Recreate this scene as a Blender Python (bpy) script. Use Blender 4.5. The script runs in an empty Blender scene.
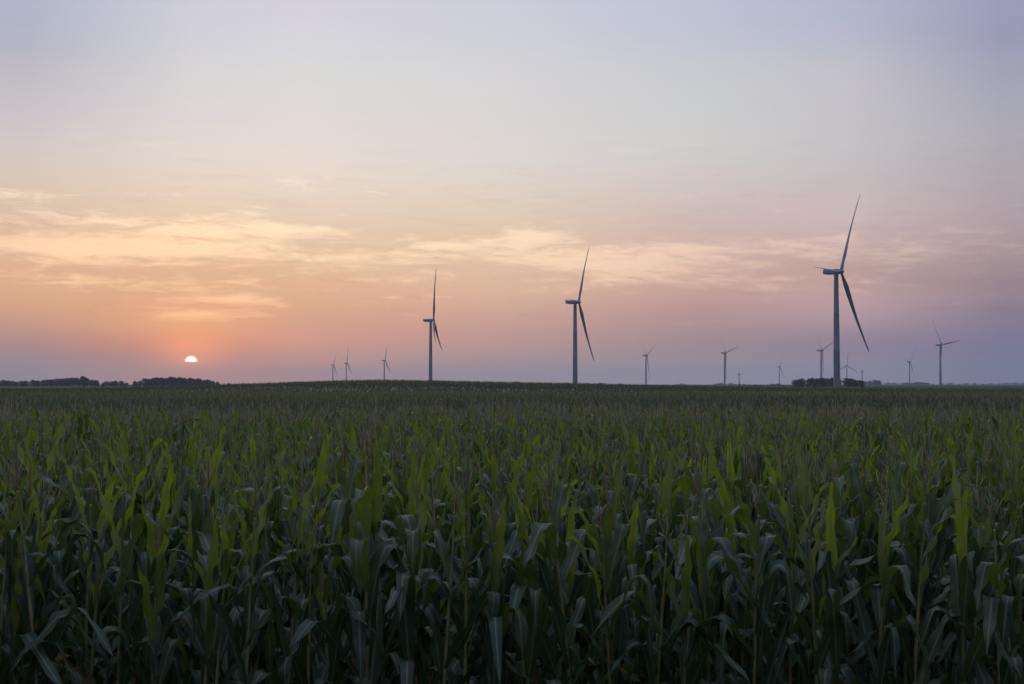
import bpy, math, random
import numpy as np
from mathutils import Vector, Euler

random.seed(7)
rng = np.random.default_rng(11)
R = math.radians
sc = bpy.context.scene
col = sc.collection

# ------------------------------------------------------------------ camera numbers
F = 1422.2            # 50 mm lens on a 36 mm sensor, in pixels of a 1024 wide picture
EYE = 2.86
HOR = 384.0

def spot(px, d):
    return (px - 512.0) / F * d

def s2l(c):
    c = np.asarray(c, float) / 255.0
    return np.where(c <= 0.04045, c / 12.92, ((c + 0.055) / 1.055) ** 2.4)

# ------------------------------------------------------------------ helpers
def tag(o, label=None, cat=None, group=None, kind=None):
    if label: o['label'] = label
    if cat: o['category'] = cat
    if group: o['group'] = group
    if kind: o['kind'] = kind
    return o

def empty(name, loc=(0, 0, 0), rz=0.0):
    o = bpy.data.objects.new(name, None)
    o.empty_display_size = 0.3
    o.location = loc
    o.rotation_euler = (0, 0, rz)
    col.objects.link(o)
    return o

def link(name, me, parent=None):
    o = bpy.data.objects.new(name, me)
    col.objects.link(o)
    if parent: o.parent = parent
    return o

def mesh_np(name, V, Q, mats, mi=None, attrs=None, smooth=True):
    """V (n,3), Q (m,4) all quads (a repeated last index makes a triangle)."""
    V = np.asarray(V, np.float32); Q = np.asarray(Q, np.int32)
    me = bpy.data.meshes.new(name)
    me.vertices.add(len(V)); me.vertices.foreach_set('co', V.ravel())
    tri = Q[:, 2] == Q[:, 3]
    n = np.where(tri, 3, 4)
    keep = np.ones(Q.shape, bool); keep[tri, 3] = False
    loops = Q[keep]
    me.loops.add(len(loops)); me.loops.foreach_set('vertex_index', loops.astype(np.int32))
    start = np.concatenate(([0], np.cumsum(n)[:-1])).astype(np.int32)
    me.polygons.add(len(Q)); me.polygons.foreach_set('loop_start', start)
    if mi is not None: me.polygons.foreach_set('material_index', np.asarray(mi, np.int32))
    me.polygons.foreach_set('use_smooth', np.full(len(Q), smooth))
    for m in mats: me.materials.append(m)
    for k, a in (attrs or {}).items():
        at = me.attributes.new(k, 'FLOAT', 'POINT')
        at.data.foreach_set('value', np.asarray(a, np.float32))
    me.update(calc_edges=True)
    me.validate()
    return me

class Geo:
    """collects vertices, quads, material numbers and the leaf attributes"""
    def __init__(s): s.V = []; s.Q = []; s.M = []; s.T = []; s.A = []; s.n = 0
    def add(s, V, Q, m=0, tone=0.5, across=None):
        V = np.asarray(V, float); Q = np.asarray(Q, int)
        s.V.append(V); s.Q.append(Q + s.n); s.M.append(np.full(len(Q), m))
        s.T.append(np.broadcast_to(np.asarray(tone, float), (len(V),)).copy())
        s.A.append(np.zeros(len(V)) if across is None else np.asarray(across, float))
        s.n += len(V)
    def arrays(s):
        return (np.concatenate(s.V), np.concatenate(s.Q), np.concatenate(s.M), np.concatenate(s.T), np.concatenate(s.A))
    def mesh(s, name, mats, smooth=True):
        V, Q, M, T, A = s.arrays()
        return mesh_np(name, V, Q, mats, M, {'tone': T, 'across': A}, smooth)

def tube(path, rad, n=6, cap=True):
    """tube round a polyline; returns V, Q"""
    P = np.asarray(path, float); k = len(P)
    rad = np.broadcast_to(np.asarray(rad, float), (k,))
    T = np.gradient(P, axis=0); T /= np.linalg.norm(T, axis=1)[:, None] + 1e-12
    V = []
    ref = np.array([1.0, 0, 0]) if abs(T[0][0]) < 0.8 else np.array([0, 1.0, 0])
    for i in range(k):
        a = ref - T[i] * (ref @ T[i]); a /= np.linalg.norm(a); b = np.cross(T[i], a); ref = a
        for j in range(n):
            w = 2 * math.pi * j / n
            V.append(P[i] + rad[i] * (math.cos(w) * a + math.sin(w) * b))
    Q = [[i * n + j, i * n + (j + 1) % n, (i + 1) * n + (j + 1) % n, (i + 1) * n + j] for i in range(k - 1) for j in range(n)]
    if cap:
        c0 = len(V); V.append(P[0]); V.append(P[-1])
        for j in range(n):
            Q.append([c0, (j + 1) % n, j, j])
            Q.append([c0 + 1, (k - 1) * n + j, (k - 1) * n + (j + 1) % n, (k - 1) * n + (j + 1) % n])
    return np.array(V), np.array(Q)

def loft(rings):
    """closed rings of equal length, capped; returns V, Q"""
    n = len(rings[0]); V = np.concatenate([np.asarray(r, float) for r in rings]); k = len(rings)
    Q = [[i * n + j, i * n + (j + 1) % n, (i + 1) * n + (j + 1) % n, (i + 1) * n + j] for i in range(k - 1) for j in range(n)]
    V = np.vstack([V, np.mean(rings[0], axis=0), np.mean(rings[-1], axis=0)]); c = n * k
    for j in range(n):
        Q.append([c, (j + 1) % n, j, j]); Q.append([c + 1, (k - 1) * n + j, (k - 1) * n + (j + 1) % n, (k - 1) * n + (j + 1) % n])
    return V, np.array(Q)

# ------------------------------------------------------------------ materials
def new_mat(name):
    m = bpy.data.materials.new(name); m.use_nodes = True
    nt = m.node_tree; nt.nodes.clear()
    return m, nt, nt.nodes, nt.links

def nd(nt, t, **kw):
    n = nt.nodes.new(t)
    for k, v in kw.items(): setattr(n, k, v)
    return n

def math_n(nt, op, a, b=None, c=None, clamp=False):
    n = nt.nodes.new('ShaderNodeMath'); n.operation = op; n.use_clamp = clamp
    for i, v in enumerate((a, b, c)):
        if v is None: continue
        if isinstance(v, (int, float)): n.inputs[i].default_value = v
        else: nt.links.new(v, n.inputs[i])
    return n.outputs[0]

def mixc(nt, fac, a, b, mode='MIX'):
    n = nt.nodes.new('ShaderNodeMix'); n.data_type = 'RGBA'; n.blend_type = mode; n.clamp_factor = True
    for s, v in ((n.inputs[0], fac), (n.inputs[6], a), (n.inputs[7], b)):
        if isinstance(v, (int, float)): s.default_value = v
        elif isinstance(v, (tuple, list, np.ndarray)): s.default_value = (*[float(x) for x in v[:3]], 1)
        else: nt.links.new(v, s)
    return n.outputs[2]

def noise(nt, vec=None, scale=5, detail=4, rough=0.55, dist=0.0):
    n = nt.nodes.new('ShaderNodeTexNoise'); n.inputs['Scale'].default_value = scale
    n.inputs['Detail'].default_value = detail; n.inputs['Roughness'].default_value = rough; n.inputs['Distortion'].default_value = dist
    if vec is not None: nt.links.new(vec, n.inputs['Vector'])
    return n.outputs['Fac']

def maprange(nt, v, a, b, c=0.0, d=1.0, smooth=True):
    n = nt.nodes.new('ShaderNodeMapRange'); n.interpolation_type = 'SMOOTHSTEP' if smooth else 'LINEAR'
    nt.links.new(v, n.inputs[0])
    for i, x in enumerate((a, b, c, d)): n.inputs[i + 1].default_value = x
    return n.outputs[0]

def leaf_mat(name, low, high, trans, tfac=0.4, rough=0.42, spec=0.5, rib=(0.16, 0.2, 0.09)):
    m, nt, N, L = new_mat(name)
    tone = nd(nt, 'ShaderNodeAttribute', attribute_name='tone').outputs['Fac']
    acr = nd(nt, 'ShaderNodeAttribute', attribute_name='across').outputs['Fac']
    rnd = nd(nt, 'ShaderNodeNewGeometry').outputs['Random Per Island']
    orn = nd(nt, 'ShaderNodeObjectInfo').outputs['Random']
    r = math_n(nt, 'FRACT', math_n(nt, 'ADD', rnd, orn))
    pos = nd(nt, 'ShaderNodeNewGeometry').outputs['Position']
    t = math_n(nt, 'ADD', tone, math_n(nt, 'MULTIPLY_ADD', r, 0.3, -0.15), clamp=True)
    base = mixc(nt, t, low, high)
    patch = noise(nt, pos, 9, 3)
    base = mixc(nt, maprange(nt, patch, 0.3, 0.75), base, mixc(nt, 0.5, base, (0.75, 0.85, 0.6), 'MULTIPLY'))
    vein = math_n(nt, 'MULTIPLY', math_n(nt, 'SINE', math_n(nt, 'MULTIPLY', acr, 60.0)), 0.10)
    base = mixc(nt, math_n(nt, 'ABSOLUTE', vein), base, (0.10, 0.15, 0.06))
    spots = math_n(nt, 'MULTIPLY', maprange(nt, noise(nt, pos, 22, 5, 0.7), 0.60, 0.72), maprange(nt, noise(nt, pos, 1.7, 2), 0.45, 0.6))
    base = mixc(nt, math_n(nt, 'MULTIPLY', spots, 0.8), base, (0.17, 0.125, 0.06))
    ribf = maprange(nt, math_n(nt, 'ABSOLUTE', acr), 0.0, 0.24, 0.8, 0.0)
    base = mixc(nt, ribf, base, rib)
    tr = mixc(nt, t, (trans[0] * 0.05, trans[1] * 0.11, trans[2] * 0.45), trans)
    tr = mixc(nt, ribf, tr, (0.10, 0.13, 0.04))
    p = nd(nt, 'ShaderNodeBsdfPrincipled'); L.new(base, p.inputs['Base Color'])
    p.inputs['Roughness'].default_value = rough; p.inputs['Specular IOR Level'].default_value = spec
    b = nd(nt, 'ShaderNodeBump'); b.inputs['Strength'].default_value = 0.25; b.inputs['Distance'].default_value = 0.004
    L.new(vein, b.inputs['Height']); L.new(b.outputs[0], p.inputs['Normal'])
    tl = nd(nt, 'ShaderNodeBsdfTranslucent'); L.new(tr, tl.inputs[0])
    mx = nd(nt, 'ShaderNodeMixShader'); mx.inputs[0].default_value = tfac
    L.new(p.outputs[0], mx.inputs[1]); L.new(tl.outputs[0], mx.inputs[2])
    L.new(mx.outputs[0], nd(nt, 'ShaderNodeOutputMaterial').inputs[0])
    return m

def plain_mat(name, c1, c2, scale=6, rough=0.6, spec=0.4, rnd=0.0, stretch=(1, 1, 1), coord='Object'):
    m, nt, N, L = new_mat(name)
    tc = nd(nt, 'ShaderNodeTexCoord').outputs[coord]
    mp = nd(nt, 'ShaderNodeMapping'); mp.inputs['Scale'].default_value = stretch; L.new(tc, mp.inputs[0])
    f = noise(nt, mp.outputs[0], scale, 4)
    c = mixc(nt, maprange(nt, f, 0.3, 0.7), c1, c2)
    if rnd:
        r = nd(nt, 'ShaderNodeNewGeometry').outputs['Random Per Island']
        o = nd(nt, 'ShaderNodeObjectInfo').outputs['Random']
        rr = math_n(nt, 'FRACT', math_n(nt, 'ADD', r, o))
        v = math_n(nt, 'MULTIPLY_ADD', rr, 2 * rnd, 1 - rnd)
        cc = nd(nt, 'ShaderNodeCombineColor'); 
        for i in range(3): L.new(v, cc.inputs[i])
        c = mixc(nt, 1.0, c, cc.outputs[0], 'MULTIPLY')
    p = nd(nt, 'ShaderNodeBsdfPrincipled'); L.new(c, p.inputs['Base Color'])
    p.inputs['Roughness'].default_value = rough; p.inputs['Specular IOR Level'].default_value = spec
    L.new(p.outputs[0], nd(nt, 'ShaderNodeOutputMaterial').inputs[0])
    return m

M_LEAF = leaf_mat('corn leaf', (0.058, 0.110, 0.074), (0.090, 0.130, 0.030), (0.50, 0.64, 0.035), tfac=0.38, rough=0.34, spec=0.5, rib=(0.30, 0.33, 0.20))
M_DRY = leaf_mat('dry corn leaf', (0.16, 0.115, 0.06), (0.22, 0.17, 0.09), (0.16, 0.11, 0.05), tfac=0.3, rough=0.7, spec=0.2, rib=(0.25, 0.2, 0.12))
M_STALK = plain_mat('corn stalk', (0.14, 0.16, 0.06), (0.22, 0.22, 0.10), 8, 0.5, 0.4, 0.25, (4, 4, 1))
M_TASSEL = plain_mat('corn tassel', (0.21, 0.18, 0.095), (0.33, 0.285, 0.165), 30, 0.8, 0.2, 0.35)
M_HUSK = plain_mat('corn husk', (0.075, 0.11, 0.035), (0.15, 0.17, 0.07), 25, 0.6, 0.3, 0.2, (8, 8, 1))
M_SILK = plain_mat('corn silk', (0.05, 0.022, 0.012), (0.09, 0.045, 0.025), 40, 0.8, 0.2)
M_FARLEAF = leaf_mat('far crop leaf', (0.15, 0.165, 0.085), (0.26, 0.25, 0.14), (0.20, 0.24, 0.07), tfac=0.3, rough=0.55, spec=0.3)
M_FARTAS = plain_mat('far crop tassel', (0.32, 0.275, 0.165), (0.44, 0.385, 0.24), 10, 0.8, 0.2, 0.3)
M_TURB = plain_mat('turbine paint', (0.24, 0.265, 0.31), (0.28, 0.305, 0.35), 0.15, 0.45, 0.4)
M_BLADE = plain_mat('blade gelcoat', (0.22, 0.24, 0.275), (0.255, 0.275, 0.31), 0.1, 0.5, 0.4)
M_GREY = plain_mat('grey metal', (0.20, 0.21, 0.22), (0.27, 0.28, 0.29), 0.6, 0.5, 0.4)
M_WOODPOLE = plain_mat('weathered pole', (0.06, 0.05, 0.045), (0.11, 0.095, 0.08), 3, 0.8, 0.2, 0, (6, 6, 0.5))
M_BARK = plain_mat('bark', (0.05, 0.04, 0.032), (0.09, 0.075, 0.06), 2, 0.9, 0.1, 0, (3, 3, 0.6))
M_CROWN = leaf_mat('tree leaf', (0.028, 0.044, 0.020), (0.05, 0.07, 0.028), (0.06, 0.09, 0.02), tfac=0.25, rough=0.6, spec=0.25, rib=(0.045, 0.06, 0.03))

# ------------------------------------------------------------------ ground
CREST_D = 260.0
CX = np.array([-900, 0, 100, 200, 256, 300, 345, 385, 430, 512, 580, 640, 700, 768, 830, 890, 950, 1024, 1900], float)
CY = np.array([388.6, 388.6, 388.4, 387.2, 384.2, 381.8, 380.2, 379.5, 380.2, 382.0, 383.0, 384.8, 386.1, 387.0, 387.5, 388.8, 390.6, 389.6, 389.0])
CXW = (CX - 512) / F * CREST_D
CZ = EYE + (HOR - CY) / F * CREST_D - 2.02

def terrain(x, y):
    x = np.asarray(x, float); y = np.asarray(y, float)
    c = np.interp(x, CXW, CZ)
    near = np.exp(-((y - CREST_D) / 88.0) ** 2)
    z = c * near
    z = z + 0.22 * np.sin(y * 0.075 + x * 0.012 + 0.6) * np.clip((y - 60) / 50, 0, 1) * np.clip((250 - y) / 60, 0, 1)
    z = z - 0.18 * np.clip((y - 22) / 16, 0, 1) * np.clip((95 - y) / 45, 0, 1)
    u = np.clip((y - CREST_D) / 170, 0, 1); v = np.clip((y - 700) / 700, 0, 1)
    z = z - 3.0 * u * u * (3 - 2 * u) * (1 - v * v * (3 - 2 * v))
    z = z + 0.05 * np.sin(x * 0.31 + 1) * np.sin(y * 0.23) * np.clip((y - 3) / 10, 0, 1) * np.clip((400 - y) / 100, 0, 1)
    return z

def build_ground():
    a = np.concatenate([np.linspace(0, 30, 16), np.linspace(36, 420, 56), np.geomspace(460, 7300, 22)])
    xs = np.concatenate([-a[:0:-1], a])
    ys = np.concatenate([np.geomspace(-320, -30, 6), np.linspace(-24, 40, 22), np.linspace(46, 600, 80), np.geomspace(640, 7900, 24)])
    X, Y = np.meshgrid(xs, ys)
    Z = terrain(X, Y)
    V = np.stack([X, Y, Z], -1).reshape(-1, 3)
    nx, ny = len(xs), len(ys)
    i = np.arange(nx * ny).reshape(ny, nx)
    Q = np.stack([i[:-1, :-1], i[:-1, 1:], i[1:, 1:], i[1:, :-1]], -1).reshape(-1, 4)
    m, nt, N, L = new_mat('farmland')
    pos = nd(nt, 'ShaderNodeNewGeometry').outputs['Position']
    sep = nd(nt, 'ShaderNodeSeparateXYZ'); L.new(pos, sep.inputs[0])
    soil = mixc(nt, noise(nt, pos, 3.5, 8, 0.65), (0.018, 0.014, 0.010), (0.05, 0.038, 0.026))
    soil = mixc(nt, maprange(nt, noise(nt, pos, 14, 5), 0.58, 0.68), soil, (0.10, 0.08, 0.05))
    mp = nd(nt, 'ShaderNodeMapping'); mp.inputs['Scale'].default_value = (0.0022, 0.0013, 0.01); L.new(pos, mp.inputs[0])
    vo = nd(nt, 'ShaderNodeTexVoronoi'); vo.distance = 'CHEBYCHEV'; vo.inputs['Scale'].default_value = 1.0; L.new(mp.outputs[0], vo.inputs['Vector'])
    rp = nd(nt, 'ShaderNodeValToRGB')
    sp = nd(nt, 'ShaderNodeSeparateColor'); L.new(vo.outputs['Color'], sp.inputs[0]); L.new(sp.outputs[0], rp.inputs[0])
    e = rp.color_ramp.elements; e[0].color = (0.045, 0.062, 0.028, 1); e[1].color = (0.10, 0.088, 0.05, 1)
    e.new(0.5).color = (0.06, 0.075, 0.03, 1)
    fields = mixc(nt, noise(nt, pos, 0.03, 5), rp.outputs[0], mixc(nt, 0.5, rp.outputs[0], (0.4, 0.5, 0.3), 'MULTIPLY'))
    grassy = mixc(nt, noise(nt, pos, 5, 6), (0.02, 0.03, 0.012), (0.05, 0.06, 0.025))
    near = mixc(nt, maprange(nt, sep.outputs[1], 4.2, 5.6), grassy, soil)
    c = mixc(nt, maprange(nt, sep.outputs[1], 290, 330), near, fields)
    p = nd(nt, 'ShaderNodeBsdfPrincipled'); L.new(c, p.inputs['Base Color']); p.inputs['Roughness'].default_value = 0.95
    p.inputs['Specular IOR Level'].default_value = 0.1
    b = nd(nt, 'ShaderNodeBump'); b.inputs['Strength'].default_value = 0.6; b.inputs['Distance'].default_value = 0.05
    L.new(noise(nt, pos, 9, 6), b.inputs['Height']); L.new(b.outputs[0], p.inputs['Normal'])
    L.new(p.outputs[0], nd(nt, 'ShaderNodeOutputMaterial').inputs[0])
    g = link('ground', mesh_np('ground', V, Q, [m]))
    tag(g, 'flat dark farmland soil under the corn rising to a low hill', 'ground', kind='structure')
build_ground()

# ------------------------------------------------------------------ corn
def leaf_geo(rs, z0, phi, L, W, th0, bend, tb, tw, nseg, nx, tone, r0=0.012, fold=0.35, curl=0.0, twist=0.0, wave=0.019):
    """one corn leaf: sheath point at height z0, heading phi; th = angle from the vertical"""
    t = np.linspace(0, 1, nseg + 1)
    u = np.clip((t - tb) / tw, 0, 1)
    th = th0 + 0.25 * t + bend * (u * u * (3 - 2 * u))
    ph = phi + curl * t
    ds = L / nseg
    rad = np.stack([np.cos(ph), np.sin(ph), np.zeros_like(ph)], 1)
    side = np.stack([-np.sin(ph), np.cos(ph), np.zeros_like(ph)], 1)
    up = np.array([0, 0, 1.0])
    T = np.sin(th)[:, None] * rad + np.cos(th)[:, None] * up
    C = np.zeros((nseg + 1, 3)); C[0] = rad[0] * r0 + up * z0
    C[1:] = C[0] + np.cumsum((T[:-1] + T[1:]) * 0.5 * ds, 0)
    tw_ = twist * t
    N0 = np.cross(T, side)
    S = side * np.cos(tw_)[:, None] + N0 * np.sin(tw_)[:, None]
    N = np.cross(T, S)
    w = 0.5 * W * np.clip(0.45 + 2.0 * t, 0, 1) * (1 - np.clip((t - 0.35) / 0.65, 0, 1) ** 2.1) + 0.0008
    a = np.linspace(-1, 1, nx + 1)
    p1, p2 = rs.uniform(0, 6.28, 2); k = rs.uniform(14, 24)
    V = []
    for i in range(nseg + 1):
        f = fold * (1 - 0.6 * t[i])
        for x in a:
            wv = wave * x * x * math.sin(k * t[i] + (p1 if x > 0 else p2)) * min(1, 4 * t[i])
            V.append(C[i] + S[i] * (x * w[i] * math.cos(f)) + N[i] * (abs(x) * w[i] * math.sin(f) + wv))
    n = nx + 1
    Q = [[i * n + j, i * n + j + 1, (i + 1) * n + j + 1, (i + 1) * n + j] for i in range(nseg) for j in range(nx)]
    ac = np.tile(a if nx > 1 else a * 0.5, nseg + 1)
    return np.array(V), np.array(Q), tone, ac

def leaf_params(rs, H=2.06, nl=12, erect=0.35):
    """the leaves of one plant from the bottom up"""
    out = []
    phi0 = rs.uniform(0, 6.28)
    for i in range(nl):
        q = i / (nl - 1)
        z = 0.30 + (H - 0.50) * q ** 0.92 + rs.uniform(-0.03, 0.03)
        phi = phi0 + math.pi * (i % 2) + rs.normal(0, 0.42)
        L = (0.40 + 0.42 * math.sin(math.pi * min(1, 0.16 + 0.76 * q))) * rs.uniform(0.82, 1.12)
        W = (0.051 + 0.035 * math.sin(math.pi * min(1, 0.12 + 0.74 * q))) * rs.uniform(0.85, 1.15)
        top = q > 0.74
        if rs.random() < (min(0.75, erect + 0.16) if top else 0.06):
            th0, bend, tb, tw = rs.uniform(0.06, 0.30), rs.uniform(0.0, 0.4), rs.uniform(0.5, 0.8), 0.45
            if top: L *= 0.96; W *= 0.85
        else:
            th0, bend, tb, tw = rs.uniform(0.15, 0.58), rs.uniform(1.5, 2.7), rs.uniform(0.28, 0.66), rs.choice([0.05, 0.10, 0.2, 0.36])
        if i < 3: th0 += 0.2; bend += 0.2
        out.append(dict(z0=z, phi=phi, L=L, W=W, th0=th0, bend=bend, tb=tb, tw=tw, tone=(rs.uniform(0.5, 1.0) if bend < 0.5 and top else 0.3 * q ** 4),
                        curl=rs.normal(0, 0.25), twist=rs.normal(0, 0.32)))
    return out

def stalk_geo(H, n=7, z0=0.0, lean=(0, 0)):
    P, r = [], []
    nn = 11
    for i in range(nn):
        z = z0 + (H - z0) * i / (nn - 1); k = z / H
        for dz, m in ((-0.012, 1.0), (0.0, 1.22), (0.012, 1.0)):
            P.append((lean[0] * k * k, lean[1] * k * k, z + dz)); r.append((0.0165 - 0.010 * k) * m)
    return tube(P, r, n)

def tassel_geo(rs, H, n=4, nb=4, rad=0.0032, flat=False):
    g = []
    def br(az, tilt, L, z, r):
        k = 5 if not flat else 2
        P = []
        for i in range(k + 1):
            t = i / k; th = tilt * (0.6 + 0.55 * t)
            P.append((math.cos(az) * math.sin(th) * L * t, math.sin(az) * math.sin(th) * L * t, z + math.cos(th) * L * t))
        rr = [r * (0.55, 1, 1.15, 1.0, 0.8, 0.35)[i] for i in range(6)] if not flat else [r, r * 0.9, r * 0.4]
        return tube(P, rr, n if not flat else 3, cap=not flat)
    g.append(br(rs.uniform(0, 6), rs.uniform(0, 0.10), rs.uniform(0.28, 0.36), H - 0.03, rad * 1.2))
    for j in range(nb):
        g.append(br(rs.uniform(0, 6.28), rs.uniform(0.10, 0.45), rs.uniform(0.12, 0.21), H + 0.03 + 0.012 * j, rad))
    return g

def ear_geo(z, phi, s=1.0):
    """husk: a long spindle leaning from the stalk, its leaf tips splayed; silk: a tuft of strands at its end"""
    ax = np.array([math.cos(phi) * 0.42, math.sin(phi) * 0.42, 0.9]); ax /= np.linalg.norm(ax)
    o = np.array([math.cos(phi) * 0.016, math.sin(phi) * 0.016, z])
    e1 = np.cross(ax, (0, 0, 1.0)); e1 /= np.linalg.norm(e1); e2 = np.cross(ax, e1)
    rings = []
    for t, r in ((0, .010), (.06, .019), (.25, .028), (.5, .030), (.75, .024), (.92, .014), (1, .007)):
        rings.append([o + ax * t * 0.24 * s + (e1 * math.cos(w) + e2 * math.sin(w)) * r * s * (1 + 0.06 * math.cos(4 * w)) for w in np.linspace(0, 2 * math.pi, 10, endpoint=False)])
    hv, hq = loft(rings)
    tip = o + ax * 0.235 * s
    silk = []
    for k in range(7):
        w = k * 0.9
        d = e1 * math.cos(w) + e2 * math.sin(w)
        P = [tip + ax * 0.05 * t * (1 - 0.7 * t) * s + d * 0.035 * t * s - np.array([0, 0, 0.05]) * t * t * s for t in (0, .35, .7, 1)]
        silk.append(tube(P, [.003, .0035, .003, .0015], 4))
    return (hv, hq), silk

NPROTO = 14
protos = []
for p in range(NPROTO):
    rs = np.random.default_rng(100 + p)
    H = rs.uniform(1.96, 2.16)
    lean = tuple(rs.normal(0, 0.035, 2))
    nl = int(rs.integers(11, 14))
    lp = leaf_params(rs, H, nl, erect=rs.uniform(0.2, 0.55))
    d = dict(H=H, leaves=[], dry=[], ear=(p % 7 not in (2, 5)), has_dry=(p % 3 == 0))
    for i, q in enumerate(lp):
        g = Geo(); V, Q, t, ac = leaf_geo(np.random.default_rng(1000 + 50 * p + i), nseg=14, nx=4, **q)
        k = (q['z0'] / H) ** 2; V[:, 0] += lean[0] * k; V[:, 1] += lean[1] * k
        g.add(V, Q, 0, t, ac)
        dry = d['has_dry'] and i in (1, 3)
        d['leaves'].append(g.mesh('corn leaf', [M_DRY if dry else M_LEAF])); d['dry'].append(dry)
    g = Geo(); g.add(*stalk_geo(H, 8, 0.0, lean)); d['stalk'] = g.mesh('corn stalk', [M_STALK])
    g = Geo()
    for V, Q in tassel_geo(rs, H, 4): V[:, 0] += lean[0]; V[:, 1] += lean[1]; g.add(V, Q)
    d['tassel'] = g.mesh('corn tassel', [M_TASSEL])
    if d['ear']:
        i = 4 if nl < 13 else 5
        z = lp[i]['z0'] - 0.02
        (hv, hq), silk = ear_geo(z, lp[i]['phi'], rs.uniform(0.9, 1.1))
        k = (z / H) ** 2; off = np.array([lean[0] * k, lean[1] * k, 0])
        g = Geo(); g.add(hv + off, hq); d['husk'] = g.mesh('corn ear', [M_HUSK])
        g = Geo()
        for V, Q in silk: g.add(V + off, Q)
        d['silk'] = g.mesh('corn silk', [M_SILK])
    d['erect'] = sum(1 for q in lp[-4:] if q['bend'] < 0.6)
    protos.append(d)

GROUP = 'corn plants of the nearest rows'
def label_for(d, row):
    a = 'edge row' if row == 0 else 'inner'
    a += ' corn plant with ' + ('a green ear' if d['ear'] else 'no ear')
    a += ', dry tan lower leaves' if d['has_dry'] else ', green lower leaves'
    a += ', erect top leaves' if d['erect'] >= 2 else ', drooping top leaves'
    return a

def make_plant(d):
    root = empty('corn_plant')
    link('stalk', d['stalk'], root)
    for me, dry in zip(d['leaves'], d['dry']):
        o = link('leaf', me, root)
        if dry: o['label'] = 'dry tan leaf'
    link('tassel', d['tassel'], root)
    if d['ear']:
        e = link('ear', d['husk'], root); link('silk', d['silk'], e)
    return root

def copy_plant(root):
    c = root.copy(); col.objects.link(c)
    for ch in root.children:
        k = ch.copy(); col.objects.link(k); k.parent = c
        for g in ch.children:
            h = g.copy(); col.objects.link(h); h.parent = k
    return c

ROW0, ROWSTEP, ALONG = 7.9, 0.76, 0.175
firsts = {}
n_ind = 0
row = 0
extra = []            # plants of the near rows beyond the frame and all later rows
while True:
    y = ROW0 + row * ROWSTEP
    half = 0.36 * y + 0.10
    wide = half * 1.5 + 2.0
    xs = np.arange(-wide, wide, ALONG) + rng.uniform(0, ALONG)
    inside = np.abs(xs) <= half
    if n_ind + inside.sum() > 296: break
    for x, ins in zip(xs, inside):
        if rng.random() < 0.03: continue
        px, py = x + rng.normal(0, 0.03), y + rng.normal(0, 0.04)
        if not ins: extra.append((px, py)); continue
        p = int(rng.integers(NPROTO)); d = protos[p]
        if p in firsts: o = copy_plant(firsts[p])
        else: o = firsts[p] = make_plant(d)
        s = rng.uniform(0.92, 1.08)
        o.location = (px, py, float(terrain(px, py)) - 0.01); o.rotation_euler = (rng.normal(0, 0.04), rng.normal(0, 0.04), rng.uniform(0, 6.28)); o.scale = (s, s, s * rng.uniform(0.97, 1.03))
        tag(o, label_for(d, row), 'corn plant', GROUP)
        n_ind += 1
    row += 1
print('individual corn plants', n_ind, 'rows', row)

# ---- the rest of the corn: one object, plants in three levels of detail
def lod_plant(seed, nseg, nx, zmin, nmax, tass):
    rs = np.random.default_rng(seed); H = rs.uniform(1.96, 2.16)
    g = Geo()
    lp = [q for q in leaf_params(rs, H, 12, erect=rs.uniform(0.2, 0.6) if tass == 2 else (rs.uniform(0, 0.35) if tass == 1 else rs.uniform(0.5, 0.75))) if q['z0'] > zmin][-nmax:]
    for i, q in enumerate(lp):
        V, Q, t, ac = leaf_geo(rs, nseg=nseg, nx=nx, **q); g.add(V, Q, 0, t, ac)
    if tass == 2:
        V, Q = stalk_geo(H, 5, zmin); g.add(V, Q, 1)
        for V, Q in tassel_geo(rs, H, 3, 4, 0.0036): g.add(V, Q, 2)
    elif tass == 1:
        g.add(*tube([(0, 0, zmin), (0, 0, H)], [0.012, 0.007], 3, cap=False), 1)
        for V, Q in tassel_geo(rs, H + 0.04, 3, 5, 0.0088, True): g.add(V, Q, 3)
    elif tass == -1:
        for V, Q in tassel_geo(rs, H, 3, 2, 0.010, True): g.add(V, Q, 2)
    return g.arrays()

def scatter(pts, lods, out, ztop=1.0, smin=0.88, smax=1.05, shade=None):
    pts = np.asarray(pts)
    which = rng.integers(len(lods), size=len(pts))
    for k, (V, Q, M, T, A) in enumerate(lods):
        P = pts[which == k]
        if not len(P): continue
        n = len(P); a = rng.uniform(0, 6.28, n); s = rng.uniform(smin, smax, n) * (P[:, 2] if P.shape[1] > 2 else 1)
        tx, ty = rng.normal(0, 0.04, (2, n))
        c, sn = np.cos(a), np.sin(a)
        W = np.empty((n, len(V), 3), np.float32)
        W[..., 0] = (V[None, :, 0] * c[:, None] - V[None, :, 1] * sn[:, None] + V[None, :, 2] * tx[:, None]) * s[:, None] + P[:, 0, None]
        W[..., 1] = (V[None, :, 0] * sn[:, None] + V[None, :, 1] * c[:, None] + V[None, :, 2] * ty[:, None]) * s[:, None] + P[:, 1, None]
        W[..., 2] = V[None, :, 2] * (s * rng.uniform(0.96, 1.05, n))[:, None] * ztop + terrain(P[:, 0], P[:, 1])[:, None]
        QQ = (Q[None] + (np.arange(n) * len(V))[:, None, None] + out['n']).reshape(-1, 4)
        out['V'].append(W.reshape(-1, 3)); out['Q'].append(QQ); out['M'].append(np.tile(M, n)); out['T'].append((T[None, :] + np.zeros((n, 1)) if shade is None else T[None, :] + shade(P)[:, None]).ravel()); out['A'].append(np.tile(A, n))
        out['n'] += n * len(V)

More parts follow.
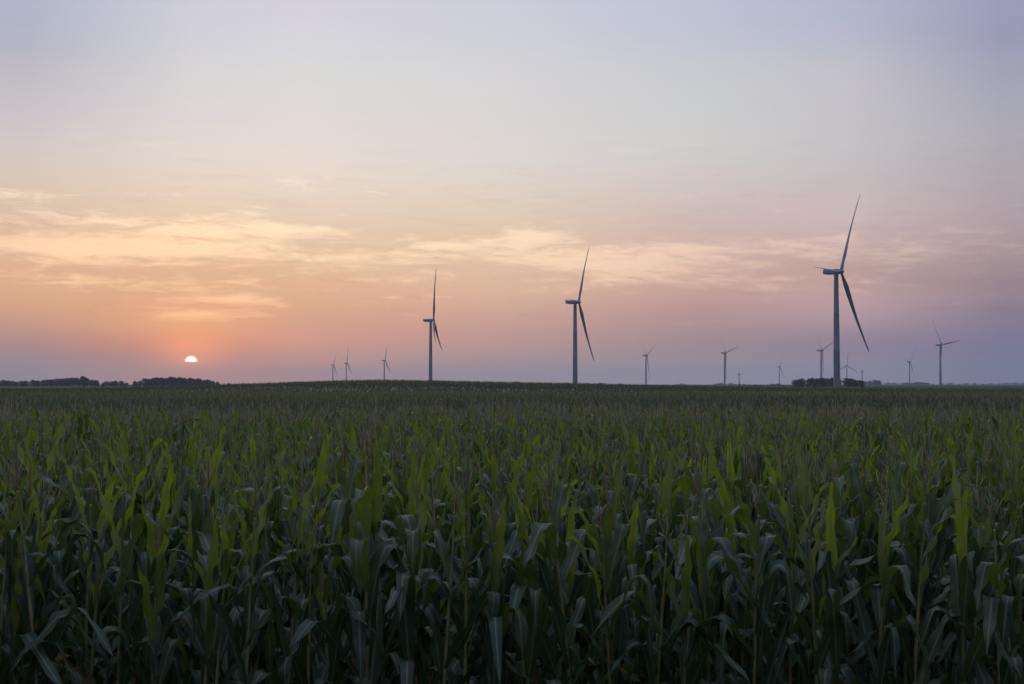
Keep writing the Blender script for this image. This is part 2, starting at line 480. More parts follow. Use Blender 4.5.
def new_out(): return dict(V=[], Q=[], M=[], T=[], A=[], n=0)
def out_mesh(name, o, mats):
    return mesh_np(name, np.concatenate(o['V']), np.concatenate(o['Q']), mats, np.concatenate(o['M']), {'tone': np.concatenate(o['T']), 'across': np.concatenate(o['A'])})

def rows(y0, y1, step, along, margin=1.2, keep=1.0):
    out = []
    y = y0
    while y < y1:
        w = (0.36 * y) * margin + 3
        x = np.arange(-w, w, along) + rng.uniform(0, along)
        x = x[rng.random(len(x)) < keep]
        out.append(np.stack([x + rng.normal(0, 0.035, len(x)), y + rng.normal(0, 0.06, len(x))], 1))
        y += step
    return np.concatenate(out)

NEAR_END = 38.0
y1 = ROW0 + row * ROWSTEP
o = new_out()
scatter(np.array(extra), [lod_plant(400 + k, 9, 2, 0.2, 12, 2) for k in range(8)], o)
scatter(rows(y1, 17, ROWSTEP, ALONG, 1.3), [lod_plant(420 + k, 10, 2, 0.35, 12, 2) for k in range(12)], o)
scatter(rows(17.0, 25, ROWSTEP, ALONG, 1.2), [lod_plant(500 + k, 7, 2, 0.9, 8, 2) for k in range(12)], o)
scatter(rows(25.0, NEAR_END, ROWSTEP, 0.19, 1.15), [lod_plant(600 + k, 4, 1, 1.3, 5, 1) for k in range(16)], o)
me = out_mesh('corn field', o, [M_LEAF, M_STALK, M_TASSEL, M_FARTAS])
tag(link('corn_field', me), 'dense tasselled corn filling the field behind the nearest rows', 'corn field', kind='stuff')
print('corn field polys', len(me.polygons))

# ---- the far crop over the low hill
o = new_out()
yy = np.concatenate([np.arange(NEAR_END + 1, 330, 1.0)])
pts = []
for y in yy:
    w = 0.36 * y * 1.12 + 6; dens = 0.24 if y < 90 else (0.34 if y < 140 else 0.6)
    x = np.arange(-w, w, dens); pts.append(np.stack([x + rng.normal(0, 0.12, len(x)), y + rng.normal(0, 0.3, len(x))], 1))
pts = np.concatenate(pts)
scatter(pts, [lod_plant(700 + k, 3, 1, 1.45, 4, -1 if k % 4 == 0 else 0) for k in range(14)], o, 1.0, 0.82, 0.92, lambda P: 0.45 * np.sin(150.0 / np.maximum(P[:, 1] / 76, 1) ** 1.0 * 0.075 + 0.9 * np.sin(P[:, 0] * 0.018)) + 0.12 * np.sin(P[:, 0] * 0.11 + P[:, 1] * 0.03))
xs = np.concatenate([np.linspace(-200, 200, 180)]); ys = np.linspace(NEAR_END - 8, 345, 150)
X, Y = np.meshgrid(xs, ys)
Z = terrain(X, Y) + 1.50 + rng.normal(0, 0.05, X.shape)
i = np.arange(X.size).reshape(X.shape)
Qs = np.stack([i[:-1, :-1], i[:-1, 1:], i[1:, 1:], i[1:, :-1]], -1).reshape(-1, 4)
o['V'].append(np.stack([X, Y, Z], -1).reshape(-1, 3).astype(np.float32)); o['Q'].append(Qs + o['n']); o['M'].append(np.zeros(len(Qs)))
o['T'].append(rng.uniform(0.0, 0.6, X.size)); o['A'].append(np.full(X.size, 0.4)); o['n'] += X.size
me = out_mesh('hill crop', o, [M_FARLEAF, M_STALK, M_FARTAS])
tag(link('hill_crop', me), 'dark green crop covering the low hill before the turbines', 'crop', kind='stuff')
print('hill crop polys', len(me.polygons))

# ------------------------------------------------------------------ wind turbines
HUB, BL = 81.0, 66.0

def tower_mesh():
    P, r = [], []
    for z, q in ((-3, 2.35), (0.0, 2.35), (26, 2.2), (26.15, 2.24), (26.3, 2.2), (52, 1.9), (52.15, 1.94), (52.3, 1.9), (78.4, 1.55), (79.0, 1.62), (79.4, 1.5)):
        P.append((0, 0, z)); r.append(q)
    g = Geo(); g.add(*tube(P, r, 28)); return g.mesh('tower', [M_TURB])

def nacelle_mesh():
    """long rounded box along +x (towards the hub), the rear end cut and tapered"""
    rings = []
    for x, w, h0, h1 in ((-9.2, 1.35, -0.7, 1.5), (-9.0, 1.6, -1.1, 1.8), (-5.0, 1.95, -1.75, 2.05), (1.0, 1.95, -1.75, 2.05), (2.4, 1.7, -1.55, 1.8), (2.9, 1.35, -1.3, 1.4)):
        ring = []
        for a in np.linspace(0, 2 * math.pi, 20, endpoint=False):
            c, s = math.cos(a), math.sin(a)
            k = (abs(c) ** 5 + abs(s) ** 5) ** (-1 / 5)
            ring.append((x, w * c * k, (h0 + h1) / 2 + (h1 - h0) / 2 * s * k))
        rings.append(ring)
    g = Geo(); g.add(*loft(rings)); return g.mesh('nacelle', [M_TURB])

def cooler_mesh():
    rings = []
    for z, x0, x1, w in ((0, -8.6, -7.3, 1.5), (0.55, -8.8, -7.8, 1.5), (0.7, -8.8, -7.9, 1.4)):
        rings.append([(x0, -w, z), (x1, -w, z), (x1, w, z), (x0, w, z)])
    g = Geo(); g.add(*loft(rings)); return g.mesh('cooler', [M_GREY], False)

def mast_mesh():
    g = Geo(); g.add(*tube([(0, 0, 0), (0, 0, 1.9)], [0.06, 0.04], 6)); g.add(*tube([(-0.45, 0, 1.8), (0.45, 0, 1.8)], 0.04, 6))
    return g.mesh('wind vane', [M_GREY])

def hub_mesh():
    P, r = [], []
    for x, q in ((-1.5, 1.35), (-1.35, 1.62), (0.2, 1.75), (1.2, 1.45), (1.85, 0.85), (2.1, 0.15)):
        P.append((x, 0, 0)); r.append(q)
    g = Geo(); g.add(*tube(P, r, 24)); return g.mesh('hub', [M_TURB])

def blade_mesh(pitch=0.9):
    """along +z from the hub centre; chord in y, thickness in x (upwind +x, with pre-bend)"""
    rings = []
    for t, ch, thk, tw, pb in ((0.018, 2.1, 2.1, 0.0, 0), (0.05, 2.1, 2.1, 0.0, 0), (0.10, 2.8, 1.6, .28, 0), (0.19, 3.9, 1.05, .24, .05), (0.30, 3.45, .72, .17, .2),
                               (0.45, 2.7, .5, .11, .55), (0.6, 2.1, .36, .07, 1.1), (0.75, 1.6, .25, .04, 1.9), (0.88, 1.3, .2, .02, 2.6), (0.96, 1.0, .14, .01, 3.3), (1.0, .3, .06, .0, 3.6)):
        ring = []
        a0 = tw + pitch
        for k in range(14):
            w = 2 * math.pi * k / 14
            y = math.cos(w) * ch / 2; x = math.sin(w) * thk / 2 * (1 if ch == thk else (0.6 + 0.4 * math.cos(w + 0.3)) * 1.2)
            y -= (ch - 2.1) * 0.22 if ch > 2.1 else 0
            x *= 1.15; y *= 0.85
            ring.append((x * math.cos(a0) - y * math.sin(a0) + pb * 0.8, x * math.sin(a0) + y * math.cos(a0), t * BL))
        rings.append(ring)
    g = Geo(); g.add(*loft(rings)); return g.mesh('blade', [M_BLADE])

def door_mesh():
    rings = []
    for y in (-2.42, -2.30):
        rings.append([(-.45, y, .6), (.45, y, .6), (.45, y, 2.5), (.3, y, 2.75), (-.3, y, 2.75), (-.45, y, 2.5)])
    g = Geo(); g.add(*loft(rings)); return g.mesh('door', [M_GREY], False)

TM = dict(tower=tower_mesh(), nacelle=nacelle_mesh(), cooler=cooler_mesh(), mast=mast_mesh(), hub=hub_mesh(), blade=blade_mesh(), blade_open=blade_mesh(0.2), door=door_mesh())
TILT, CONE = R(2.3), R(2.4)

def turbine(hx, hy, yaw, theta, label, d=None, far=False):
    """hub at pixel (hx, hy) with the hub 81 m up: that gives the distance; yaw: the rotor axis from square-on-right towards the camera (degrees); theta: first blade clockwise from up"""
    if d is None: d = (HUB - EYE + 0.5) / (HOR - hy) * F
    hz = EYE + (HOR - hy) / F * d
    az = math.atan2(spot(hx, d), d)
    ax = -az - R(yaw)                                # heading of the rotor axis (from +x)
    over = 3.7
    x = spot(hx, d) - math.cos(ax) * over; y = d - math.sin(ax) * over
    root = empty('wind_turbine', (x, y, hz - HUB), ax)
    tag(root, label, 'wind turbine', 'wind turbines beyond the cornfield')
    t = link('tower', TM['tower'], root)
    dr = link('door', TM['door'], t); dr.rotation_euler = (0, 0, R(40))
    n = link('nacelle', TM['nacelle'], root); n.location = (0, 0, HUB); n.rotation_euler = (0, -TILT * 0.6, 0)
    if not far:
        c = link('cooler', TM['cooler'], n); c.location = (0, 0, 1.75)
        m = link('wind_vane', TM['mast'], n); m.location = (-6.2, 0.6, 1.9)
    h = link('hub', TM['hub'], root); h.location = (over, 0, HUB + 0.1); h.rotation_euler = (0, -TILT, 0)
    for k in range(3):
        b = link('blade', TM['blade_open' if yaw > 20 else 'blade'], root)
        a = -R(theta) - k * 2 * math.pi / 3
        # clockwise seen in the picture plane: sideways part of the rotor plane is -y in the turbine's own axes for a camera on -y
        M = Euler((0, -TILT, 0)).to_matrix() @ Euler((a, 0, 0)).to_matrix() @ Euler((0, CONE, 0)).to_matrix()
        b.location = (over, 0, HUB + 0.1); b.rotation_euler = M.to_euler()
    return root, d

TURBS = [
    (841.8, 271.5, 20, 28.5, 'largest wind turbine, its tower rising past the dark clump of trees'),
    (578.9, 302.0, 13, 30, 'second tallest wind turbine, standing alone above the middle of the hill'),
    (433.6, 320.5, 4, 3, 'medium wind turbine on the hill with one blade pointing straight up'),
    (942.0, 345.0, 30, -39, 'wind turbine nearest the far right edge, one blade hanging beside its tower'),
    (726.0, 353.0, 24, -45, 'distant wind turbine beside the slim dark pole, one blade tilted to the right'),
    (647.2, 355.5, 21, -60, 'distant wind turbine over the hill between the second tallest one and the slim pole'),
    (822.6, 350.5, 22, -50, 'distant wind turbine rising behind the clump of trees, blades spread in a Y'),
    (780.0, 366.5, 20, 25, 'tiny wind turbine on the horizon just before the clump of trees'),
    (847.2, 365.6, 62, 4, 'tiny pale wind turbine directly behind the largest tower'),
    (910.4, 362.0, 24, 40, 'small faint wind turbine between the clump of trees and the hanging-blade turbine'),
    (333.8, 365.0, 18, 25, 'tiny wind turbine behind the hill, outermost of three, next to the sunset'),
    (347.2, 363.0, 12, 8, 'tiny wind turbine behind the hill, middle one of three in a line'),
    (385.4, 360.5, 14, 14, 'tiny wind turbine above the top of the hill, tallest of three in a line'),
]
TURBS[3] = (*TURBS[3][:4], 'wind turbine standing alone past the low grove, one blade hanging beside its tower')
TURBS[4] = (*TURBS[4][:4], 'distant wind turbine beside the slim dark pole, one blade tilted outward')
for i, T in enumerate(TURBS):
    turbine(*T, far=i > 6)

# ------------------------------------------------------------------ poles
def pole(px, ytop, d, r, label):
    x = spot(px, d); z0 = float(terrain(x, d)); zt = EYE + (HOR - ytop) / F * d
    root = empty('pole', (x, d, z0)); tag(root, label, 'pole', 'slim poles in the far field')
    H = zt - z0
    g = Geo(); g.add(*tube([(0, 0, -0.4), (0, 0, H * .5), (0, 0, H)], [r, r * .9, r * .75], 10)); link('post', g.mesh('post', [M_WOODPOLE]), root)
    g = Geo(); g.add(*tube([(-.28, 0.09, H - .35), (.28, 0.09, H - .35)], .035, 6)); link('crossarm', g.mesh('crossarm', [M_WOODPOLE]), root)
    g = Geo(); g.add(*tube([(0, 0, H), (0, 0, H + .05), (0, 0, H + .09)], [r * .9, r * .9, r * .3], 10)); link('cap', g.mesh('cap', [M_GREY]), root)
pole(739.0, 372.5, 238, 0.075, 'slim dark pole standing in the far field near a distant turbine')
pole(862.0, 370.0, 245, 0.075, 'slim pole standing before the clump of trees beside the largest tower')

# ------------------------------------------------------------------ trees
def tree_proto(seed, h, w, n, flat=1.0):
    """tapered trunk with limbs; crown of many small leaf clumps gathered on a handful of lobes"""
    rs = np.random.default_rng(seed)
    g = Geo()
    lean = rs.normal(0, 0.05 * h, 2)
    g.add(*tube([(0, 0, -0.6), (lean[0] * .2, lean[1] * .2, h * .2), (lean[0] * .6, lean[1] * .6, h * .5), (lean[0], lean[1], h * .85)], [h * .032, h * .024, h * .016, h * .004], 7))
    c = Geo()
    lobes = []
    for k in range(16):
        a = 2.4 * k + rs.uniform(-.4, .4); q = (k + .5) / 16
        z = h * (0.13 + 0.70 * q + rs.uniform(-.05, .05)); rr = w * 0.5 * math.sqrt(max(0.05, 1 - ((z / h - 0.38) / 0.62) ** 2)) * rs.uniform(0.25, 0.66)
        L = np.array([math.cos(a) * rr + lean[0] * z / h, math.sin(a) * rr + lean[1] * z / h, z])
        lobes.append((L, w * rs.uniform(0.17, 0.25), h * rs.uniform(0.11, 0.17)))
        g.add(*tube([(lean[0] * z / h * .5, lean[1] * z / h * .5, z * .55), L * (0.75, 0.75, 0.9), L], [h * .012, h * .008, h * .003], 5))
    lobes.append((np.array([lean[0], lean[1], h * 0.87]), w * 0.18, h * 0.12))
    for L, rw, rh in lobes:
        for _ in range(n // len(lobes)):
            v = rs.normal(size=3); v /= np.linalg.norm(v); v *= rs.uniform(0.35, 1.08)
            P = L + v * (rw, rw, rh)
            if P[2] < 0.02 * h: continue
            s = rs.uniform(0.30, 0.62) * h / 12
            e = rs.normal(size=(3, 3)); e /= np.linalg.norm(e, axis=1)[:, None]
            a1 = e[0]; a2 = np.cross(a1, e[1]); a2 /= np.linalg.norm(a2)
            V = [P - a1 * s, P + a2 * s * .7, P + a1 * s, P - a2 * s * .7 + e[2] * s * .4]
            c.add(V, [[0, 1, 2, 3]], 0, rs.uniform(0, 1), [0.5] * 4)
    return g.mesh('trunk', [M_BARK]), c.mesh('crown', [M_CROWN], False)

TP = [tree_proto(31 + k, 12.0, w, 1500) for k, w in enumerate((12, 14, 11, 13, 16))]
TB = [tree_proto(61 + k, 12.0, w, 1300) for k, w in enumerate((22, 26, 20))]

def tree(px, d, ytop, k, label, group, wide=1.0, kinds=None, cat='tree'):
    x = spot(px, d); z0 = float(terrain(x, d)); h = EYE + (HOR - ytop) / F * d - z0
    tm, cm = (kinds or TP)[k % len(kinds or TP)]
    root = empty('tree', (x, d, z0), rng.uniform(0, 6.28)); s = h / 12.0
    root.scale = (s * wide, s * wide, s)
    tag(root, label, cat, group)
    link('trunk', tm, root); link('crown', cm, root)

def clump(x0, x1, d0, d1, prof, step, label, group, wide=1.0, kinds=None):
    px = x0; k = 0
    P = np.array(prof, float)
    while px <= x1:
        y = float(np.interp(px, P[:, 0], P[:, 1])) + rng.uniform(-0.5, 1.3)
        tree(px, rng.uniform(d0, d1), y, int(rng.integers(9)), label, group, wide * rng.uniform(1.1, 1.4), kinds)
        px += step * rng.uniform(0.8, 1.2); k += 1

G1 = 'trees of the long wood at the edge of the sunset side'
clump(-6, 30, 1650, 1750, [(-10, 380.5), (4, 380), (20, 381), (30, 379)], 4.2, 'low dark tree in the thin outer end of the long wood', G1, 1.15)
clump(33, 79, 1600, 1800, [(30, 379.5), (40, 379), (60, 378.2), (79, 377.5)], 4.6, 'dark tree in the close main stretch of the long wood', G1, 1.05)
tree(83.5, 1640, 375.8, 0, 'tallest dark tree, the peak of the long wood', G1, 1.1)
clump(87, 97, 1620, 1720, [(87, 377.5), (97, 379.5)], 4.4, 'dark tree in the sloping inner end of the long wood', G1, 1.0)
G2 = 'trees of the small grove in the gap'
clump(103, 129, 1700, 1780, [(101, 382), (108, 380.8), (120, 380.3), (129, 382)], 4.4, 'dark low tree in the small grove between the two woods', G2, 1.15)
G3 = 'trees of the domed wood under the sun'
clump(135, 168, 1600, 1800, [(133, 381), (142, 378.8), (158, 377.2), (168, 376.5)], 4.4, 'dark tree in the rising half of the domed wood under the sun', G3, 1.05)
clump(171, 186, 1600, 1800, [(171, 376.2), (180, 376), (186, 376.6)], 4.4, 'dark tall tree at the top of the domed wood under the sun', G3, 1.05)
clump(190, 220, 1600, 1800, [(190, 377), (205, 378.6), (220, 381.5)], 4.4, 'dark tree in the falling half of the domed wood under the sun', G3, 1.1)
G4 = 'low far bushes beside the domed wood'
clump(224, 252, 2300, 2500, [(222, 383), (236, 383.4), (252, 383)], 4.5, 'low hazy far tree between the domed wood and the hill', G4, 1.6)
G5 = 'trees of the dark clump behind the largest turbine'
clump(795, 806, 1350, 1420, [(795, 379.8), (806, 377.2)], 4.0, 'dark tree at the low end of the clump away from the largest tower', G5, 0.82)
clump(809, 842, 1330, 1440, [(808, 377), (813, 376.2), (820, 377.4), (826, 376.4), (834, 377.6), (842, 377)], 3.6, 'dark tree in the high middle of the clump around the largest tower', G5, 0.82)
clump(846, 863, 1330, 1420, [(846, 377.6), (863, 379.5)], 3.2, 'dark tree in the clump between the largest tower and the slim pole', G5, 0.82)
G6 = 'hazy trees past the slim pole'
clump(865, 880, 3600, 3900, [(864, 380), (873, 380.5), (880, 379)], 4.4, 'hazy blue tree in the small group past the slim pole', G6, 1.2)
G7 = 'low far grove with a level top'
clump(907, 929, 4300, 4600, [(906, 382.2), (918, 381.8), (929, 382.8)], 3.6, 'faint blue tree in the low level grove under a distant turbine', G7, 1.5, TB)
G8 = 'far hedgerow trees on the horizon'
clump(768, 785, 1900, 2000, [(767, 384), (776, 383), (786, 384.6)], 4.4, 'dark bushy tree in the low group at the foot of the tiny turbine', G8, 1.3, TB)
clump(752, 761, 1700, 1800, [(752, 385), (757, 384.3), (761, 385)], 4.4, 'low dark tree in the pair past the slim dark pole', G8, 1.3, TB)
clump(677, 688, 3400, 3500, [(676, 383), (682, 382), (688, 383)], 4.0, 'faint low tree in the speck between two distant turbines', G8, 1.3, TB)
clump(716, 752, 3700, 4300, [(716, 383), (740, 382.8), (752, 383)], 5.0, 'faint far hedgerow tree at the foot of the turbine by the slim dark pole', G8, 1.5, TB)
clump(880, 1040, 5200, 6200, [(880, 383), (960, 382.6), (1000, 382.4), (1040, 382.6)], 8.0, 'faint blue tree on the far horizon past the level grove', G8, 2.0, TB)
tree(518, 1200, 381.2, 1, 'single small bush breaking the hill skyline near the second tallest turbine', None, 1.6, TB)
tree(601, 1500, 382.6, 2, 'small bush on the skyline just past the second tallest turbine', None, 1.5, TB)
tree(620, 1700, 383.2, 0, 'tiny bush on the skyline before the turbine over the hill', None, 1.4, TB)

# ------------------------------------------------------------------ air
m, nt, N, L = new_mat('haze air')
pv = nd(nt, 'ShaderNodeVolumePrincipled')
pv.inputs['Color'].default_value = (0.80, 0.86, 1.0, 1); pv.inputs['Density'].default_value = 1.1e-4; pv.inputs['Anisotropy'].default_value = 0.0
L.new(pv.outputs[0], nd(nt, 'ShaderNodeOutputMaterial').inputs['Volume'])
x0, x1, y0, y1, z0, z1 = -7400, 7400, -400, 8000, -8, 165
V = [(x, y, z) for z in (z0, z1) for x, y in ((x0, y0), (x1, y0), (x1, y1), (x0, y1))]
Q = [[3, 2, 1, 0], [4, 5, 6, 7], [0, 1, 5, 4], [1, 2, 6, 5], [2, 3, 7, 6], [3, 0, 4, 7]]
tag(link('haze', mesh_np('haze', V, Q, [m], smooth=False)), 'thin evening haze lying over the whole plain', 'haze', kind='stuff')

# ------------------------------------------------------------------ sky
SKY_YS = [14, 64, 124, 172, 224, 270, 304, 330, 344, 358, 369, 382]
SKY_COLS = {'24': [(0.4606, 0.4987, 0.6067), (0.5469, 0.5246, 0.5869), (0.6862, 0.6028, 0.6182), (0.7646, 0.6374, 0.5437), (0.8235, 0.5686, 0.3931), (0.9106, 0.5255, 0.3158), (0.8887, 0.4715, 0.2631), (0.7480, 0.3916, 0.2677), (0.6884, 0.3673, 0.2892), (0.6219, 0.4057, 0.3666), (0.5036, 0.3950, 0.4064), (0.4885, 0.3950, 0.4186)],
 '192': [(0.6691, 0.6522, 0.7394), (0.7238, 0.7044, 0.7134), (0.8131, 0.7359, 0.7070), (0.8904, 0.7435, 0.6263), (0.9357, 0.6597, 0.4377), (0.9449, 0.5528, 0.3141), (0.9760, 0.4906, 0.2427), (1.2000, 0.4448, 0.1753), (1.0585, 0.3505, 0.1527), (0.9545, 0.3821, 0.2307), (0.8505, 0.4137, 0.3087), (0.8250, 0.4137, 0.3180)],
 '304': [(0.7059, 0.6798, 0.7616), (0.7456, 0.7418, 0.7357), (0.8377, 0.7601, 0.7138), (0.8979, 0.7663, 0.6653), (0.9034, 0.6809, 0.4890), (0.9303, 0.5855, 0.3572), (0.9388, 0.4998, 0.2850), (0.9584, 0.4579, 0.2811), (1.2000, 0.4648, 0.2911), (1.0438, 0.4901, 0.3352), (0.7025, 0.4194, 0.3776), (0.6814, 0.4194, 0.3889)],
 '504': [(0.6447, 0.6491, 0.7358), (0.7045, 0.6927, 0.7183), (0.7617, 0.7182, 0.6973), (0.8060, 0.7303, 0.6527), (0.8576, 0.6564, 0.4864), (0.8906, 0.6003, 0.4059), (0.8513, 0.5062, 0.3505), (0.7668, 0.4308, 0.3372), (0.7612, 0.4374, 0.3448), (0.7122, 0.4663, 0.4097), (0.5089, 0.4159, 0.4366), (0.4936, 0.4159, 0.4497)],
 '704': [(0.5433, 0.5811, 0.6922), (0.6108, 0.6215, 0.6678), (0.6639, 0.6609, 0.6545), (0.7011, 0.6304, 0.6075), (0.7022, 0.5372, 0.4853), (0.7340, 0.4871, 0.3890), (0.6228, 0.3748, 0.3304), (0.5343, 0.3466, 0.3316), (0.5071, 0.3544, 0.3433), (0.5356, 0.4080, 0.4041), (0.4445, 0.3840, 0.4515), (0.4311, 0.3840, 0.4651)],
 '1004': [(0.3382, 0.3572, 0.5005), (0.3820, 0.3789, 0.4901), (0.4426, 0.4291, 0.4898), (0.4739, 0.4167, 0.4481), (0.4778, 0.3769, 0.3986), (0.4002, 0.2933, 0.3083), (0.3177, 0.2433, 0.2930), (0.2758, 0.2279, 0.3241), (0.2691, 0.2294, 0.3772), (0.2721, 0.2579, 0.4041), (0.2575, 0.2770, 0.3973), (0.2497, 0.2770, 0.4093)],
 '854': [(0.4697, 0.5055, 0.6359), (0.5661, 0.5495, 0.6183), (0.6016, 0.5772, 0.6044), (0.6240, 0.5578, 0.5689), (0.6634, 0.5106, 0.4934), (0.5760, 0.3961, 0.3561), (0.6138, 0.4090, 0.4084), (0.4730, 0.3319, 0.3748), (0.3994, 0.2956, 0.3697), (0.4348, 0.3496, 0.4217), (0.3838, 0.3509, 0.4489), (0.3722, 0.3509, 0.4624)]}
PITCH = math.atan((HOR - 342.0) / F)
def pix_dir(px, py):
    v = np.array([(px - 512) / F, 1.0, (342 - py) / F])
    c, s = math.cos(PITCH), math.sin(PITCH)
    w = np.array([v[0], v[1] * c - v[2] * s, v[1] * s + v[2] * c]); w /= np.linalg.norm(w)
    return math.degrees(math.atan2(w[0], w[1])), math.degrees(math.asin(w[2]))

w = bpy.data.worlds.new('World'); sc.world = w; w.use_nodes = True
nt = w.node_tree; nt.nodes.clear(); L = nt.links
dirv = nd(nt, 'ShaderNodeTexCoord').outputs['Generated']
nrm = nd(nt, 'ShaderNodeVectorMath', operation='NORMALIZE'); L.new(dirv, nrm.inputs[0])
sep = nd(nt, 'ShaderNodeSeparateXYZ'); L.new(nrm.outputs[0], sep.inputs[0])
DEG = 180 / math.pi
el = math_n(nt, 'MULTIPLY', math_n(nt, 'ARCSINE', sep.outputs[2]), DEG)
az = math_n(nt, 'MULTIPLY', math_n(nt, 'ARCTAN2', sep.outputs[0], sep.outputs[1]), DEG)
tpos = math_n(nt, 'POWER', math_n(nt, 'DIVIDE', math_n(nt, 'MAXIMUM', el, 0.0), 90.0), 0.5)

def ramp(stops):
    r = nd(nt, 'ShaderNodeValToRGB'); cr = r.color_ramp; cr.interpolation = 'CARDINAL'
    stops = sorted(stops, key=lambda s: s[0])
    e = cr.elements
    e[0].position = stops[0][0]; e[0].color = (*stops[0][1], 1); e[1].position = stops[-1][0]; e[1].color = (*stops[-1][1], 1)
    for p, c in stops[1:-1]:
        x = e.new(p); x.color = (*c, 1)
    L.new(tpos, r.inputs[0]); return r.outputs[0]

ZEN = s2l((190, 210, 238)); MID = s2l((202, 208, 226))
colz = []
for px in SKY_COLS:
    st = []
    for y, c in zip(SKY_YS, SKY_COLS[px]):
        a, e_ = pix_dir(float(px), y); st.append((math.sqrt(max(e_, 0.02) / 90), [float(v) for v in c]))
    top = np.array(SKY_COLS[px][0])
    st.append((math.sqrt(26 / 90), list(map(float, top * 0.55 + MID * 0.45)))); st.append((math.sqrt(45 / 90), list(map(float, MID * 0.8 + top * .2)))); st.append((1.0, list(map(float, ZEN))))
    colz.append((pix_dir(float(px), 300)[0], ramp(st)))
def simple(lst):
    return ramp([(math.sqrt(e_ / 90), list(map(float, s2l(c)))) for e_, c in lst] + [(1.0, list(map(float, ZEN)))])
side_l = simple([(0.1, (112, 116, 142)), (3, (150, 138, 142)), (8, (165, 158, 165)), (20, (150, 156, 180)), (45, (134, 146, 182))])
side_r = simple([(0.1, (96, 106, 138)), (3, (112, 112, 140)), (8, (126, 126, 152)), (20, (132, 140, 170)), (45, (128, 140, 178))])
back = simple([(0.1, (64, 74, 100)), (4, (70, 78, 106)), (12, (80, 84, 112)), (25, (108, 116, 146)), (45, (160, 168, 192)), (65, (192, 198, 216))])
stops = [(-180, back), (-70, side_l)] + sorted(colz, key=lambda t: t[0]) + [(70, side_r), (180, back)]
cur = stops[0][1]
for (a0, c0), (a1, c1) in zip(stops[:-1], stops[1:]):
    cur = mixc(nt, maprange(nt, az, a0, a1, smooth=False), cur, c1)

def gauss(a0, e0, sa, se, amp=1.0):
    u = math_n(nt, 'DIVIDE', math_n(nt, 'SUBTRACT', az, a0), sa); v = math_n(nt, 'DIVIDE', math_n(nt, 'SUBTRACT', el, e0), se)
    r2 = math_n(nt, 'ADD', math_n(nt, 'MULTIPLY', u, u), math_n(nt, 'MULTIPLY', v, v))
    return math_n(nt, 'MULTIPLY', math_n(nt, 'EXPONENT', math_n(nt, 'MULTIPLY', r2, -1.0)), amp)

# thin streaked cloud: a stretched noise, thicker where the evening's cloud bands lie
cmb = nd(nt, 'ShaderNodeCombineXYZ'); L.new(math_n(nt, 'MULTIPLY', az, 0.17), cmb.inputs[0]); L.new(math_n(nt, 'MULTIPLY_ADD', az, 0.03, math_n(nt, 'MULTIPLY', el, 1.25)), cmb.inputs[1])
n1 = noise(nt, cmb.outputs[0], 1.0, 9, 0.62, 0.7)
cmb2 = nd(nt, 'ShaderNodeCombineXYZ'); L.new(math_n(nt, 'MULTIPLY_ADD', el, 1.2, math_n(nt, 'MULTIPLY', az, 0.7)), cmb2.inputs[0]); L.new(math_n(nt, 'MULTIPLY_ADD', az, -0.16, math_n(nt, 'MULTIPLY', el, 3.6)), cmb2.inputs[1]); cmb2.inputs[2].default_value = 4.2
n2 = noise(nt, cmb2.outputs[0], 1.0, 8, 0.65, 0.6)
nn = math_n(nt, 'MULTIPLY_ADD', n2, 0.45, math_n(nt, 'MULTIPLY', n1, 0.55))
def patch(px, py, wx, wy, amp):
    a, e_ = pix_dir(px, py); return gauss(a, e_, wx / F * DEG, wy / F * DEG, amp)
dens = None
for q in ((70, 232, 170, 26, .17), (270, 231, 75, 9, .24), (110, 249, 130, 7, .20), (190, 316, 55, 9, .20), (150, 285, 160, 8, .13), (250, 300, 110, 5, .16), (120, 262, 110, 4, .12), (440, 247, 140, 12, .13), (530, 236, 28, 9, .17),
          (680, 197, 34, 4, .16), (690, 262, 150, 22, .13), (930, 252, 120, 12, .14), (600, 262, 130, 9, .13), (770, 242, 120, 9, .14), (620, 283, 150, 9, .09), (850, 285, 160, 9, .08), (20, 193, 45, 6, .15), (330, 270, 200, 20, .06)):
    g = patch(*q); dens = g if dens is None else math_n(nt, 'ADD', dens, g)
cl = maprange(nt, math_n(nt, 'ADD', nn, dens), 0.55, 0.76)
band = math_n(nt, 'MULTIPLY', maprange(nt, el, 1.6, 3.2), maprange(nt, el, 11.5, 7.0))
cl = math_n(nt, 'MULTIPLY', cl, math_n(nt, 'MULTIPLY', band, 1.0))
fall = maprange(nt, math_n(nt, 'ABSOLUTE', math_n(nt, 'ADD', az, 11.0)), 3, 34, 1.0, 0.22)
cadd = mixc(nt, fall, (0.12, 0.065, 0.045), (0.34, 0.265, 0.15))
cur = mixc(nt, math_n(nt, 'MULTIPLY', cl, 0.95), cur, mixc(nt, 1.0, cur, cadd, 'ADD'))
# darker wisps between
n3 = noise(nt, cmb.outputs[0], 2.3, 6, 0.6, 0.5)
dk = math_n(nt, 'MULTIPLY', math_n(nt, 'MULTIPLY', maprange(nt, n3, 0.52, 0.72), band), 0.16)
cur = mixc(nt, dk, cur, mixc(nt, 1.0, cur, (0.62, 0.52, 0.55), 'MULTIPLY'))

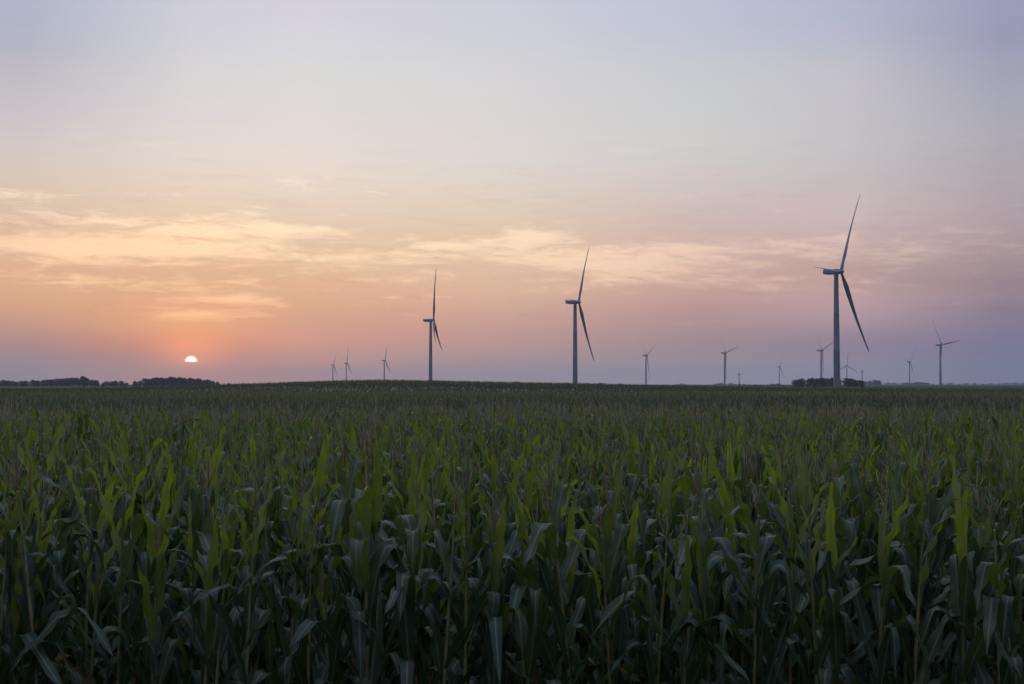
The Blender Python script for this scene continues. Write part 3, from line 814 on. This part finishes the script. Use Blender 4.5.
SA, SE = pix_dir(191, 362)
glow = math_n(nt, 'ADD', gauss(SA, SE + .35, 1.3, 0.6, 0.85), gauss(SA, SE + 1.1, 3.2, 1.3, 0.38))
glow = math_n(nt, 'MULTIPLY', glow, maprange(nt, el, SE - .75, SE + 0.1))
cur = mixc(nt, glow, cur, mixc(nt, 1.0, cur, (0.55, 0.19, 0.035), 'ADD'))
du = math_n(nt, 'MULTIPLY', math_n(nt, 'SUBTRACT', az, SA), math.cos(R(SE))); dv = math_n(nt, 'SUBTRACT', el, SE)
rr = math_n(nt, 'SQRT', math_n(nt, 'ADD', math_n(nt, 'MULTIPLY', du, du), math_n(nt, 'MULTIPLY', dv, dv)))
disc = math_n(nt, 'MULTIPLY', maprange(nt, rr, 0.30, 0.22), maprange(nt, dv, -0.03, 0.07))
cur = mixc(nt, disc, cur, mixc(nt, maprange(nt, rr, 0.12, 0.29), (3.6, 3.2, 2.4), (2.0, 1.1, 0.42)))
low = maprange(nt, el, -0.8, -0.05)
cur = mixc(nt, low, (0.05, 0.055, 0.05), cur)
bg = nd(nt, 'ShaderNodeBackground'); bg.inputs[1].default_value = 1.0; L.new(cur, bg.inputs[0])
L.new(bg.outputs[0], nd(nt, 'ShaderNodeOutputWorld').inputs[0])
w.cycles.sampling_method = 'MANUAL'; w.cycles.sample_map_resolution = 1024

sun = bpy.data.lights.new('sun', 'SUN'); sun.energy = 0.10; sun.angle = R(0.6); sun.color = (1.0, 0.50, 0.22)
so = bpy.data.objects.new('sun', sun); col.objects.link(so)
e_ = R(1.6)
sd = Vector((math.sin(R(SA)) * math.cos(e_), math.cos(R(SA)) * math.cos(e_), math.sin(e_)))
so.rotation_euler = sd.to_track_quat('Z', 'Y').to_euler(); so.location = (-40, 60, 40)

# ------------------------------------------------------------------ camera and render
cam = bpy.data.cameras.new('camera'); cam.sensor_width = 36.0; cam.lens = 50.0; cam.clip_start = 0.1; cam.clip_end = 20000
co = bpy.data.objects.new('camera', cam); col.objects.link(co)
co.location = (0, 0, EYE); co.rotation_euler = (R(90) + PITCH, 0, 0)
sc.camera = co
sc.view_settings.view_transform = 'Standard'; sc.view_settings.look = 'None'; sc.view_settings.exposure = 0; sc.view_settings.gamma = 1
sc.view_settings.use_curve_mapping = False
sc.render.engine = 'CYCLES'
cy = sc.cycles
cy.max_bounces = 6; cy.diffuse_bounces = 3; cy.glossy_bounces = 2; cy.transmission_bounces = 3; cy.volume_bounces = 0; cy.transparent_max_bounces = 6
cy.use_adaptive_sampling = True; cy.adaptive_threshold = 0.015
cy.use_denoising = True; cy.denoiser = 'OPENIMAGEDENOISE'
cy.sample_clamp_indirect = 4.0
